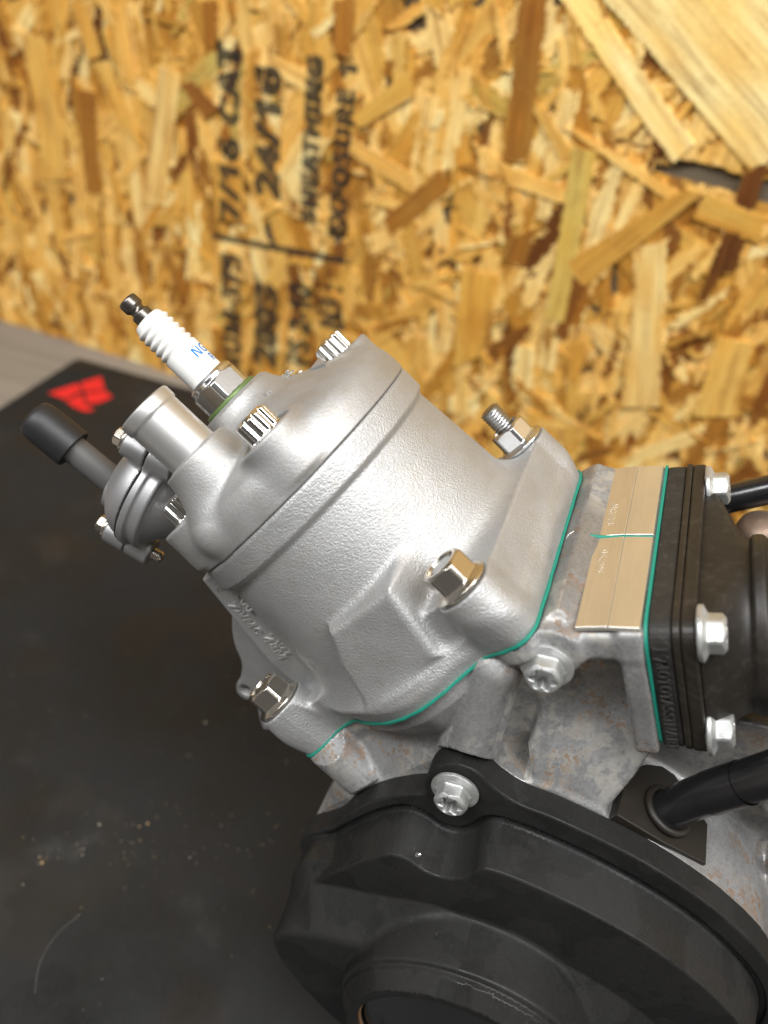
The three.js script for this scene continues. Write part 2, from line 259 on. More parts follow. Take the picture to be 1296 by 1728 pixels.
  const clip = (pts, a, b, c) => { const o = []; pts.forEach((p, i) => { const q = pts[(i + 1) % pts.length], dp = a * p[0] + b * p[1] - c, dq = a * q[0] + b * q[1] - c; if (dp >= 0) o.push(p); if ((dp >= 0) !== (dq >= 0)) o.push([p[0] + (q[0] - p[0]) * dp / (dp - dq), p[1] + (q[1] - p[1]) * dp / (dp - dq)]); }); return o; };
  const over = new Set([strands.length - 2]);          // the red-brown flake that bridges the gap
  strands.forEach((s, i) => { if (over.has(i) || s.cx < 520 || !s.pts.some((p) => p[0] > 536)) return; const c = 272 - 0.06 * -532 , up = s.cy > 272 - 0.06 * (s.cx - 532), w = 6.6 + rr(-2.0, 2.0); s.pts = up ? clip(s.pts, 0.06, 1, c + w) : clip(s.pts, -0.06, -1, -(c - w)); });
  { const k = strands.filter((s) => s.pts.length > 2); strands.length = 0; strands.push(...k); }
  for (const s of strands) {
    const xs = s.pts.map((p) => p[0]), ys = s.pts.map((p) => p[1]), x0 = Math.max(0, Math.floor((Math.min(...xs) - U0) * sx)), x1 = Math.min(TW - 1, Math.ceil((Math.max(...xs) - U0) * sx)), y0 = Math.max(0, Math.floor((Math.min(...ys) - V0) * sy)), y1 = Math.min(TH - 1, Math.ceil((Math.max(...ys) - V0) * sy));
    const c = Math.cos(s.a), sn = Math.sin(s.a), E = s.pts.map((p, i) => { const q = s.pts[(i + 1) % s.pts.length]; return [p[0], p[1], q[0] - p[0], q[1] - p[1], Math.hypot(q[0] - p[0], q[1] - p[1]) || 1]; }); s.rag = s.hero ? 2.0 : 4.5; const streak = rr(0.6, 1.3);
    for (let y = y0; y <= y1; y++) for (let x = x0; x <= x1; x++) {
      const wx = x / sx + U0, wy = y / sy + V0; let inside = true; const rag = s.rag * (vn(wx * 0.8 + 200, wy * 0.8 + 200, 8192, s.n) + 0.8 * vn(wx * 0.22 + 200, wy * 0.22 + 200, 8192, s.n + 7) - 0.75);
      for (const [a, b, dx, dy, l] of E) if ((dx * (wy - b) - dy * (wx - a)) / l < rag) { inside = false; break; }
      if (!inside) continue;
      const lx = (wx - s.cx) * c + (wy - s.cy) * sn, ly = -(wx - s.cx) * sn + (wy - s.cy) * c;
      const wob = 1.6 * (vn(ly * 0.06 + 50, lx * 0.06 + s.n, 4096, 71) - 0.5);
      const g = 0.80 - 0.26 * streak * sstep(0.55, 0.8, vn(lx * 0.30 + 500, ly * 0.016 + s.n, 8192, 77)) * vn(lx * 0.9 + 90, ly * 0.05 + s.n, 8192, 78) - 0.22 * sstep(0.58, 0.72, fbm(wx * 0.05 + 30, wy * 0.05 + 30, 8192, 79, 4)) * vn(lx * 0.6 + 60, ly * 0.06, 8192, 80) + 0.26 * vn((lx + wob) * 0.85 + 500, ly * 0.03 + s.n, 8192, 72) + 0.16 * vn((lx + wob) * 2.6 + 500, ly * 0.09 + s.n, 8192, 73) + 0.10 * (fbm(wx * 0.07 + 90, wy * 0.05 + 90, 8192, 74, 3) - 0.5) + 0.16 * (vn(lx * 1.9 + 300, ly * 0.5 + s.n, 8192, 76) - 0.5);
      const warm = vn(lx * 0.12 + s.n, ly * 0.03 + s.n, 8192, 75), i = (y * TW + x) * 3;
      const g2 = 0.6 + 0.4 * Math.min(1.2, g / 0.9); px[i] = s.col[0] * g; px[i + 1] = s.col[1] * g * g2 * (0.86 + 0.22 * warm); px[i + 2] = s.col[2] * g * g2 * g2 * (0.6 + 0.6 * warm);
    }
  }
  // printed grading stamp
  const cv = document.createElement('canvas'); cv.width = TW; cv.height = TH; const ctx = cv.getContext('2d'); ctx.fillStyle = '#000'; ctx.fillRect(0, 0, TW, TH); ctx.fillStyle = '#fff'; ctx.textBaseline = 'alphabetic';
  const put = (s, u, v, len, hgt, weight = 'bold', twice = 0) => { ctx.save(); ctx.translate((u - U0) * sx, TH - (v - V0) * sy); ctx.rotate(-Math.PI / 2); ctx.font = `${weight} 100px sans-serif`; const w = ctx.measureText(s).width; ctx.scale(len * sy / w, hgt * sx / 73); ctx.strokeStyle = '#fff'; ctx.lineWidth = 8; ctx.strokeText(s, 0, 0); ctx.fillText(s, 0, 0); if (twice) { ctx.globalAlpha = 0.8; ctx.fillText(s, 11, -twice * 8); } ctx.restore(); };
  put('7/16 CAT', 207, 164, 132, 18); put('24/16', 243, 190, 96, 21); put('SHEATHING', 277, 178, 120, 12, 'bold', 1); put('EXPOSURE 1', 303, 171, 128, 14);
  put('HUM-575', 207, 20, 116, 19); put('2003', 243, 38, 78, 20, 'bold', 1); put('PS 2-10', 276, 48, 78, 20); put('N3 :', 304, 92, 40, 17);
  ctx.save(); ctx.translate((179 - U0) * sx, TH - (147 - V0) * sy); ctx.rotate(-0.06); ctx.fillRect(0, -5, 131 * sx, 10); ctx.restore();
  const ink = ctx.getImageData(0, 0, TW, TH).data;
  const rgba = new Uint8Array(TW * TH * 4), bump = new Uint8Array(TW * TH * 4);
  for (let y = 0; y < TH; y++) for (let x = 0; x < TW; x++) {
    const i = y * TW + x, wx = x / sx + U0, wy = y / sy + V0; let k = ink[((TH - 1 - y) * TW + x) * 4] / 255;
    k *= sstep(0.12, 0.34, fbm(wx * 0.16 + 40, wy * 0.10 + 40, 8192, 81, 4)) * (0.80 + 0.18 * vn(wx * 0.9, wy * 0.4, 8192, 82));
    for (let c = 0; c < 3; c++) { const v = mix(px[i * 3 + c], [0.020, 0.017, 0.014][c], k); rgba[i * 4 + c] = 255 * Math.pow(clamp(v, 0, 1), 1 / 2.2); }
    rgba[i * 4 + 3] = bump[i * 4 + 3] = 255; const lum = px[i * 3 + 1] * 600; bump[i * 4] = bump[i * 4 + 1] = bump[i * 4 + 2] = clamp(lum, 0, 255);
  }
  const mk = (d, srgb) => { const t = new THREE.DataTexture(d, TW, TH, THREE.RGBAFormat); t.magFilter = THREE.LinearFilter; t.minFilter = THREE.LinearMipmapLinearFilter; t.generateMipmaps = true; if (srgb) t.colorSpace = THREE.SRGBColorSpace; t.needsUpdate = true; return t; };
  const wood = phys({ map: mk(rgba, true), bumpMap: mk(bump, false), bumpScale: 0.0004, roughness: 0.6, specularIntensity: 0.5 });
  const slabs = [];
  strands.forEach((s, i) => {
    const z0 = 1.0 + 4.2 * i / strands.length, th = rr(0.5, 0.8), tx = rr(-1, 1) * 0.012, ty = rr(-1, 1) * 0.006, z = (p) => z0 + (p[0] - s.cx) * tx + (p[1] - s.cy) * ty, n = s.pts.length, pos = [], idx = [], uv = [];
    // top face, chamfer ring, side skirt
    const ring = (k, dz) => s.pts.forEach((p) => { const q = [s.cx + (p[0] - s.cx) * k, s.cy + (p[1] - s.cy) * k]; pos.push(q[0] * MM, q[1] * MM, (z(q) + dz) * MM); uv.push((q[0] - U0) / (U1 - U0), (q[1] - V0) / (V1 - V0)); });
    ring(0.97, 0); ring(1, -0.15); ring(1, -th - 1.2);
    for (let a = 1; a < n - 1; a++) idx.push(0, a, a + 1);
    for (let r = 0; r < 2; r++) for (let a = 0; a < n; a++) { const b = (a + 1) % n; idx.push(r * n + a, (r + 1) * n + a, (r + 1) * n + b, r * n + a, (r + 1) * n + b, r * n + b); }
    let g = new THREE.BufferGeometry(); g.setAttribute('position', new THREE.Float32BufferAttribute(pos, 3)); g.setAttribute('uv', new THREE.Float32BufferAttribute(uv, 2)); g.setIndex(idx); g = g.toNonIndexed(); g.computeVertexNormals();
    s.geo = g; slabs.push(s);
  });
  const single = new Set([...slabs].filter((s) => strands.indexOf(s) >= nBack - 60).sort((a, b) => b.size - a.size).slice(0, 290));
  for (const s of single) mesh('wood_strand', s.geo, wood, group);
  const rest = mesh('wood_strands', mergeGeometries(slabs.filter((s) => !single.has(s)).map((s) => s.geo)), wood, group); rest.userData.kind = 'stuff';
  const core = mesh('board_core', new THREE.BoxGeometry((U1 - U0) * MM, (V1 - V0) * MM, 0.012), std({ color: rgb(0.13, 0.10, 0.062), roughness: 0.85 }), group); core.position.set((U0 + U1) / 2 * MM, (V0 + V1) / 2 * MM, -0.0065);
  // the wall goes on past the flakes that can be told apart
  const far = std({ color: rgb(0.52, 0.33, 0.11), roughness: 0.8, bumpMap: smudge, bumpScale: 0.001 });
  const side = (x, y, w, h) => { const b = mesh('board', new THREE.BoxGeometry(w, h, 0.016), far, group); b.position.set(x, y, -0.005); };
  side(0.55, 1.09, 5.4, 1.34); side(-1.14, 0.2086, 2.02, 0.42); side(1.91, 0.2086, 2.38, 0.42); side(0.55, -0.48, 5.4, 0.95);
}

// ------------------------------------------------------------------ workbench top, mat, grit
{
  const benchMap = tex(512, 512, (u, v) => { const g = 0.7 * vn(u * 5, v * 90, 90, 91) + 0.3 * vn(u * 20, v * 200, 200, 92), b = fbm(u * 6, v * 6, 6, 93, 4); const k = 0.20 + 0.07 * (g - 0.5) + 0.10 * (b - 0.5); return [k * 1.12, k * 0.98, k * 0.80].map((x) => Math.pow(x, 1 / 2.2)); }, true);
  benchMap.repeat.set(2, 1.2);
  const bench = mesh('workbench_top', new RoundedBoxGeometry(2.6, 0.04, 0.86, 2, 0.004), std({ map: benchMap, roughness: 0.6 })); bench.position.set(0.05, -0.0245, 0.012); bench.userData.kind = 'structure';
  // rubber mat
  const matMap = tex(1024, 1024, (u, v) => {
    const d = fbm(u * 9, v * 9, 9, 101, 5), e = fbm(u * 24, v * 24, 24, 103, 4), f = vn(u * 420, v * 420, 420, 105);
    let c = [0.0125, 0.0129, 0.0128]; const k = 0.92 + 0.5 * (d - 0.5); c = c.map((x) => x * k);
    const dust = sstep(0.56, 0.74, e) * sstep(0.5, 0.66, d); c = c.map((x, i) => x + dust * [0.011, 0.0105, 0.0095][i] * (0.6 + 0.6 * f));
    const oil = sstep(0.60, 0.72, fbm(u * 13 + 0.5, v * 13, 13, 107, 3)); c = c.map((x, i) => mix(x, [0.016, 0.0125, 0.009][i], oil * 0.5));
    const dot = sstep(0.955, 0.985, vn(u * 260, v * 260, 260, 109)) * sstep(0.5, 0.62, fbm(u * 7, v * 7, 7, 110, 3)); c = c.map((x, i) => x + dot * [0.09, 0.075, 0.05][i]);
    return c.map((x) => Math.pow(clamp(x, 0, 1), 1 / 2.2));
  }, true);
  const sh = new THREE.Shape(); { const x0 = -0.4628, x1 = 0.46, y0 = -0.30, y1 = 0.3785, r = 0.006; sh.moveTo(x0 + r, y0); sh.lineTo(x1 - r, y0); sh.quadraticCurveTo(x1, y0, x1, y0 + r); sh.lineTo(x1, y1 - r); sh.quadraticCurveTo(x1, y1, x1 - r, y1); sh.lineTo(x0 + r, y1); sh.quadraticCurveTo(x0, y1, x0, y1 - r); sh.lineTo(x0, y0 + r); sh.quadraticCurveTo(x0, y0, x0 + r, y0); }
  const g = new THREE.ExtrudeGeometry(sh, { depth: 0.0032, bevelEnabled: true, bevelSize: 0.0006, bevelThickness: 0.0006, bevelSegments: 2 }); g.rotateX(-Math.PI / 2); g.translate(0, -0.0038, 0);
  { const p = g.attributes.position, uv = g.attributes.uv; for (let i = 0; i < p.count; i++) uv.setXY(i, p.getX(i) / 0.62 + 0.37, p.getZ(i) / 0.62); }
  const mat = mesh('bench_mat', g, phys({ map: matMap, specularIntensity: 0.36, roughness: 0.95, roughnessMap: withRep(smudge, 3), bumpMap: withRep(fineBump, 16), bumpScale: 0.00006 }));
  tag(mat, 'dusty black rubber mat with red emblem covering the workbench', 'mat');
  const red = std({ color: rgb(0.62, 0.012, 0.014), roughness: 0.55 });
  const em = (pts) => { const s = new THREE.Shape(pts.map(([x, z]) => new THREE.Vector2(x * MM, -z * MM))); const q = new THREE.ShapeGeometry(s); q.rotateX(-Math.PI / 2); q.translate(0, 0.0005, 0); return q; };
  mesh('emblem', mergeGeometries([em([[-444, -309], [-433, -336], [-421, -329], [-424, -307]]), em([[-431, -339], [-422, -358], [-405, -339], [-418, -327]]), em([[-416, -325], [-403, -337], [-391, -331], [-395, -316], [-403, -310]]), em([[-422, -305], [-417, -322], [-405, -309], [-391, -304], [-397, -298], [-410, -300]])]), red, mat, 'red printed emblem');
  // grit and swarf lying on the mat
  const grit = [[0.30, 0.22, 0.12], [0.42, 0.38, 0.30], [0.16, 0.11, 0.06]].map(() => []);
  const crumb = (x, z, r, k) => { const c = new THREE.IcosahedronGeometry(r * MM, 0); c.scale(1, 0.6, rr(0.5, 1)); c.rotateY(rr(0, 6)); c.translate(x * MM, r * 0.55 * MM, z * MM); grit[k].push(c); };
  for (let i = 0; i < 80; i++) { const t = rnd(); crumb(-190 + 130 * t + rr(-14, 14), 60 - 60 * t + rr(-18, 18), rr(0.15, 0.42), rnd() * 3 | 0); }
  for (let i = 0; i < 45; i++) crumb(rr(-260, -20), rr(-180, 150), rr(0.12, 0.4), rnd() * 3 | 0);
  for (const [x, z, r, k] of [[-128, 24, 0.8, 0], [-131, 27, 0.5, 0], [-150, 34, 0.8, 1], [-133, -44, 0.9, 1], [-163, 62, 0.9, 0], [-166, 60, 0.6, 0]]) crumb(x, z, r, k);
  grit.forEach((gs, k) => { const m = mesh('grit', mergeGeometries(gs), std({ color: rgb(...[[0.32, 0.22, 0.11], [0.42, 0.38, 0.30], [0.14, 0.09, 0.05]][k]), roughness: 0.7 })); tag(m, ['fine tan grit scattered on the black mat', 'fine pale grey grit scattered on the black mat', 'fine dark brown grit scattered on the black mat'][k], 'grit', null, 'stuff'); });
  // a hair on the mat
  const hair = mesh('hair', new THREE.TubeGeometry(new THREE.CatmullRomCurve3([[-128, 112], [-134, 101], [-135, 88], [-131, 76]].map(([x, z]) => new THREE.Vector3(x * MM, 0.0004, z * MM))), 30, 0.00008, 6), std({ color: rgb(0.16, 0.155, 0.145), roughness: 0.5 }));
  tag(hair, 'thin pale curved fibre lying on the mat', 'fibre');
}

// ------------------------------------------------------------------ the engine (frame in mm: y along the cylinder, z along the crankshaft)
const engine = new THREE.Group(); engine.name = 'engine'; scene.add(engine);
engine.position.set(0, 0.18915, 0); engine.rotation.z = Math.atan2(0.8194, 0.5732);
tag(engine, 'two-stroke engine with silver cylinder and black side cover leaning on the mat', 'engine');

const baseOutline = spline([[-59.6, 45], [-56, 48.5], [-50, 47.5], [-43, 42], [-34, 41], [-22.7, 47], [-6, 54.2], [6.8, 56], [17, 54], [28, 48.6], [35, 46.6], [43, 48.8], [50, 49.3], [54, 46], [54.9, 36], [54.9, 14], [55, -20], [54.6, -40], [50, -47], [40, -48], [20, -54], [0, -56], [-20, -53], [-40, -46], [-52, -48], [-60, -42], [-60, -20], [-58, 0], [-60, 25]], 120);
const basePoly = poly2(baseOutline);
const STUDS = [[46.5, 43.9], [46.7, -39.5], [-50, 44.2], [-50, -40]];

// cylinder ---------------------------------------------------------
const padPoly = poly2([[3.5, 36.5], [31, 35.5], [26.5, 10], [-7.4, 8], [-6.5, 15], [-3, 26]]);
const webPoly = poly2([[-42.5, 72.5], [-52, 33], [-52, 12], [-20, 12], [-18, 66], [-24, 71]]);
const cyl = (x, y, z) => {
  const r = Math.hypot(x, z);
  const R = y > 65.6 ? 49.2 - (y > 72.5 ? (y - 72.5) * 0.2 : 0) : 47.2 + Math.max(0, 64 - y) * 0.075 + 2.0 * sstep(63.2, 65.6, y);
  let d = Math.max(smax((r - R) * 0.85, y - 74.0, 0.7), -(y - 1));
  // base slab, right block and nut bosses
  let b = ext(smin(basePoly(x, z), r - 55.5, 2), y, 0.6, 8, 0.8);
  b = smin(b, Math.max(r - 54 + (y - 8) * 0.75, y - 18, -(y - 1)), 5);
  const blk = ext(rbox2(x - 38, z - 1, 17.3, 45.5, 7), y, 0.6, 21.9, 0.9);
  b = smin(b, blk, 3); b = smin(b, ext(rbox2(x + 44, z - 2, 14.5, 42, 7), y, 0.6, 15.5, 0.9), 4);
  for (const [sx, sz] of STUDS) b = smin(b, ext(Math.hypot(x - sx, z - sz) - 9.6 - (22 - y) * 0.03, y, 0.6, 22, 0.8), 2.2);
  b = smax(b, basePoly(x, z) - 0.1 - Math.max(0, y - 0.6) * 0.3, 0.8);
  d = smin(d, b, 7); if (y < 8) d = Math.max(d, basePoly(x, z) - 0.15 - Math.max(0, y - 0.6) * 0.35);
  // side web with the foundry marks
  d = smin(d, ext(webPoly(x, y), z, -30, 33, 1.5), 3);
  // raised port cover pad on the front
  const pad = ext(padPoly(x, y) + Math.max(0, 52 - z) * -0.22, z, 20, 80, 1.4);
  d = smin(d, smax(pad, z - (53.9 - x * 0.08 - 0.03 * (y - 20)), 2.6), 2.6);
  // keep clear flat tops for the nuts
  for (const [sx, sz] of STUDS) d = smax(d, -ext(Math.hypot(x - sx, z - sz) - 9.2, y, 22, 34, 0.5), 1.2);
  return d;
};
mesh('cylinder', sdfMesh(cyl, [-66, 0, -60], [62, 75, 62], 0.62, 40), M.cast, engine, 'sand cast silver cylinder barrel with bolted base flange');
// head -------------------------------------------------------------
const PROF = [[49.4, 74], [49.3, 79], [48.6, 83], [46.6, 86.6], [42, 89.8], [36, 92], [28, 95.4], [20.5, 99], [17, 102.5], [15.2, 106.2]];
const profPoly = poly2([[49.4, 60], ...spline(PROF, 36, false), [13.6, 107.4], [-60, 107.4], [-60, 60]]);
const HB = [50, 122, -52, -97].map((a) => [39 * Math.cos(a * Math.PI / 180), 39 * Math.sin(a * Math.PI / 180)]);
const head = (x, y, z) => {
  const r = Math.hypot(x, z);
  let d = smax(profPoly(r, y), -(y - 74.08), 0.7);
  d = smin(d, ext(Math.hypot(x + 1.6, z - 30) - 12.6 - (y < 103 ? (103 - y) * 0.1 : 0), y, 78, 103.4, 0.8), 2.0);      // coolant outlet boss
  d = smin(d, capsule([x, y, z], [-1.6, 94, 30], [-6, 82, 43], 12.4, 8), 3.5);
  for (const [bx, bz] of HB) { d = smin(d, ext(Math.hypot(x - bx, z - bz) - 11.6, y, 76, 91.6, 1.2), 3); d = smax(d, -ext(Math.hypot(x - bx, z - bz) - 9.7, y, 88.8, 112, 0.4), 0.8); }
  return d;
};
mesh('cylinder_head', sdfMesh(head, [-54, 73.8, -54], [54, 109, 60], 0.62, 40), M.head, engine, 'domed silver cylinder head');
// foundry marks standing proud of the castings
const font = await new FontLoader().loadAsync('fonts/droid/droid_sans_bold.typeface.json');
function cast(s, h, depth, at, right, up, parent, mat, name = 'foundry_mark') {
  const g = new TextGeometry(s, { font, size: h * MM, depth: depth * MM, curveSegments: 4, bevelEnabled: true, bevelSize: Math.min(0.12, depth * 0.4) * MM, bevelThickness: Math.min(0.12, depth * 0.4) * MM, bevelSegments: 1 }); g.center();
  const o = mesh(name, g, mat, parent), r = new THREE.Vector3(...right).normalize(), u = new THREE.Vector3(...up), n = new THREE.Vector3().crossVectors(r, u).normalize(), v = new THREE.Vector3().crossVectors(n, r);
  o.quaternion.setFromRotationMatrix(new THREE.Matrix4().makeBasis(r, v, n)); place(o, at); return o;
}
const axisDown = [-0.22, -0.97, 0];
cast('TS01', 4.0, 0.8, [-38.2, 37, 33.1], axisDown, [0.97, -0.22, 0], engine, M.cast); cast('48M', 4.0, 0.8, [-42.6, 36.6, 33.1], axisDown, [0.97, -0.22, 0], engine, M.cast);
cast('VMC', 3.6, 0.8, [-41.4, 49.5, 33.1], axisDown, [0.97, -0.22, 0], engine, M.cast); cast('00', 3.6, 0.8, [-33.2, 55.5, 34.6], [-0.15, -0.98, 0.1], [0.9, -0.15, -0.42], engine, M.cast); cast('7', 3.8, 0.8, [-40.5, 58, 33.1], axisDown, [0.97, -0.22, 0], engine, M.cast);
for (const [p, rx] of [[[-33.2, 55.5, 34.5], 1], [[-39.6, 61, 33.1], 1.25]]) { const o = mesh('cast_ring', new THREE.TorusGeometry(3.6 * MM, 0.28 * MM, 6, 40), M.cast, engine); o.scale.set(0.8, 1.35 * rx, 1); o.rotation.z = -0.2; if (p[0] > -36) { o.rotation.y = -0.35; } place(o, p); }
{ const s = new THREE.Shape([[-4, -1.6], [4, -2.2], [0.5, 2.4]].map((p) => new THREE.Vector2(p[0] * MM, p[1] * MM))); const o = mesh('cast_arrow', new THREE.ExtrudeGeometry(s, { depth: 1.2 * MM, bevelEnabled: true, bevelSize: 0.3 * MM, bevelThickness: 0.4 * MM }), M.head, engine); upTo(o, [0.25, 0.9, 0.15]); o.rotateX(-Math.PI / 2); o.rotateZ(2.2); place(o, [30, 94, -8]); }
for (const [p, t] of [[[18.5, 100.2, -8], 'EC'], [[17.5, 100.6, 6], 'K']]) cast(t, 3, 0.5, p, [0.35, 0, -1], [-0.8, 0.5, -0.2], engine, M.head);

// coolant outlet
{
  const o = mesh('coolant_pipe', lathe([[8.0, 92], [9.2, 92], [9.2, 119.6], [9.05, 120.0], [9.5, 120.5], [9.75, 121.2], [9.75, 124.2], [9.4, 124.8], [8.3, 124.8], [8.0, 124.2], [8.0, 100], [0.01, 100]], 96), M.tube, engine, 'bright turned coolant outlet spigot'); place(o, [-1.6, 0, 30]);
}
// spark plug --------------------------------------------------------
{
  const plug = new THREE.Group(); plug.name = 'spark_plug'; engine.add(plug); plug.userData.label = 'white ribbed spark plug with blue print'; plug.scale.set(1.13, 1, 1.13);
  mesh('plug_washer', lathe([[0.01, 106.9], [9.5, 106.9], [9.8, 107.3], [9.8, 108.4], [9.5, 108.9], [0.01, 108.9]], 64), M.olive, plug);
  const hx = (x, y, z) => { const r = Math.hypot(x, z); let d = Math.max(hexd(x, z, 8.1), Math.hypot(Math.max(r - 8.9 + Math.max(0, y - 115.5) * 0.9, 0), 0) || r - 8.9, y - 116.6, 108.9 - y) ; d = Math.min(smax(d, r - 9.25, 0.3), Math.max(r - 8.0, y - 119.0 + Math.max(0, r - 6.8), 115 - y)); return d; };
  const h = mesh('plug_hexagon', sdfMesh(hx, [-10, 108, -10], [10, 120, 10], 0.3, 40), M.plated, plug); h.rotation.y = 0.12;
  // insulator with five ribs, printed
  const cv = document.createElement('canvas'); cv.width = 1024; cv.height = 512; const c = cv.getContext('2d'); c.fillStyle = '#e2e2de'; c.fillRect(0, 0, 1024, 512); c.fillStyle = '#2f79bd'; c.font = 'bold 190px sans-serif'; c.save(); c.translate(440, 270); c.scale(0.62, 1); c.fillText('NGK', 0, 0); c.restore(); c.save(); c.translate(540, 420); c.scale(0.62, 0.85); c.fillText('R', 0, 0); c.restore(); c.fillStyle = '#9aa0a6'; c.font = '52px sans-serif'; c.fillText('14', 372, 380);
  const im = c.getImageData(0, 0, 1024, 512).data, t = tex(1024, 512, (u, v) => { const i = ((511 - Math.min(511, v * 512 | 0)) * 1024 + Math.min(1023, u * 1024 | 0)) * 4; return [im[i] / 255, im[i + 1] / 255, im[i + 2] / 255]; }, true, false); t.wrapS = THREE.RepeatWrapping;
  const ip = [[6.0, 118.6], [6.0, 131.2]]; for (let k = 0; k < 5; k++) { const y = 132 + k * 2.5; for (const [a, b] of [[5.35, 0], [5.9, 0.6], [6.05, 1.1], [5.9, 1.6], [5.35, 2.2]]) ip.push([a - k * 0.05, y + b]); } ip.push([5.0, 145.2], [4.5, 146.2], [3.0, 146.4], [0.01, 146.4]);
  const ig = lathe(ip, 72); { const p = ig.attributes.position, uv = ig.attributes.uv; for (let i = 0; i < p.count; i++) uv.setY(i, clamp((p.getY(i) / MM - 118.6) / 13.5, 0, 1)); }
  const ins = mesh('insulator', ig, phys({ map: t, roughness: 0.16, clearcoat: 0.6, clearcoatRoughness: 0.08 }), plug); ins.rotation.y = -1.68;
  mesh('terminal', lathe([[3.1, 146.2], [3.15, 148.9], [2.9, 149.3], [2.3, 149.9], [2.3, 150.9], [2.9, 151.6], [3.1, 152.0], [3.1, 154.5], [2.85, 155.2], [1.9, 155.4], [0.01, 155.4]], 40), M.darkSteel, plug);
}

// fasteners ---------------------------------------------------------
const nutSdf = (x, y, z) => { const r = Math.hypot(x, z); let d = Math.max(hexd(x, z, 6.5), 0.9 * (r - 7.15 + Math.max(0, y - 8.6) * 1.3), y - 9.6, -y - 0.2); d = smax(d, -Math.max(r - 4.9 + Math.max(0, 9 - y) * 0.3, 7.4 - y), 0.3); const fl = Math.max(ext(r - 9.0, y, 0, 2.2, 0.7), 0.55 * (r - 9.0 + (y - 1.2) * 1.6)); return smin(d, fl, 0.8); };
const nutGeo = sdfMesh(nutSdf, [-10, -0.6, -10], [10, 10.8, 10], 0.3, 20);
const torxSdf = (x, y, z) => { const r = Math.hypot(x, z), a = Math.atan2(z, x), lobe = 3.3 + 0.75 * Math.cos(6 * a); let d = Math.max(hexd(x, z, 5.0), 0.9 * (r - 5.55 + Math.max(0, y - 6.4) * 1.2), y - 7.4, -y - 0.2); d = smax(d, -Math.max((r - lobe) * 0.6, 3.2 - y), 0.5); const fl = Math.max(ext(r - 7.9, y, 0, 2.4, 0.7), 0.55 * (r - 8.2 + (y - 1.3) * 1.7)); return smin(d, fl, 0.9); };
const torxGeo = sdfMesh(torxSdf, [-9, -0.6, -9], [9, 8.4, 9], 0.26, 20);
const twelveSdf = (x, y, z) => { const r = Math.hypot(x, z), a = Math.atan2(z, x), R = 4.85 + 0.36 * Math.cos(12 * a) - 0.12 * Math.cos(24 * a); let d = Math.max((r - R) * 0.75, 0.85 * (r - 5.3 + Math.max(0, y - 8.0) * 1.4), y - 9.2, -y - 0.2); d = smax(d, -Math.max(r - 2.6, 6 - y), 0.4); const fl = Math.max(ext(r - 7.6, y, 0, 2.4, 0.8), 0.6 * (r - 6.8 + (y - 1.9) * 1.2)); return smin(d, fl, 0.7); };
const twelveGeo = sdfMesh(twelveSdf, [-8, -0.6, -8], [8, 10, 8], 0.24, 20);
const threadPts = (r, y0, y1, pitch) => { const p = [[0.01, y0]]; for (let y = y0; y < y1 - pitch; y += pitch) p.push([r - 0.55, y], [r, y + pitch * 0.45], [r, y + pitch * 0.6]); p.push([r - 0.6, y1 - 0.4], [r - 1.2, y1], [0.01, y1]); return p; };
const studGeo = lathe(threadPts(3.95, 2, 18.5, 1.25), 32), studEndGeo = lathe(threadPts(4.4, 2, 9.15, 1.25), 32);
function fastener(name, geo, mat, at, dir, spin, label) { const o = mesh(name, geo, mat, engine, label); upTo(o, dir, spin); place(o, at); return o; }
const YUP = [0, 1, 0], ZUP = [0, 0, 1];
{
  const lab = ['gold-tinted nut at the front right of the base', 'pale flange nut with a long threaded stud', 'gold-tinted nut at the front left of the base'];
  STUDS.slice(0, 3).forEach(([x, z], i) => { const n = fastener('flange_nut', nutGeo, i === 1 ? M.plated : M.nickel, [x, 22.05, z], YUP, [0.35, 0.1, 0.5][i], lab[i]); mesh('stud', i === 1 ? studGeo : studEndGeo, M.steel, n); });
  HB.forEach(([x, z], i) => fastener('head_bolt', twelveGeo, M.chrome, [x, 88.85, z], YUP, i * 0.4 + 0.1).scale.set(1.2, 1.14, 1.2));
  fastener('flange_bolt', torxGeo, M.zinc, [49.3, -11.4, 46.2], ZUP, 0.2, 'grey bolt below the intake strip');
}

// base gasket
{
  const s = new THREE.Shape(baseOutline.map(([x, z]) => { const l = Math.hypot(x, z), o = 0.62 + 0.5 * (vn(x * 0.5 + 80, z * 0.5 + 80, 4096, 301) - 0.3); return new THREE.Vector2(x * (1 + o / l) * MM, -z * (1 + o / l) * MM); })), g = new THREE.ExtrudeGeometry(s, { depth: 0.6 * MM, bevelEnabled: true, bevelSize: 0.15 * MM, bevelThickness: 0.15 * MM, bevelSegments: 1 }); g.rotateX(-Math.PI / 2); g.translate(0, -0.3 * MM, 0);
  mesh('base_gasket', g, M.green, engine, 'bright green paper gasket edge');
}

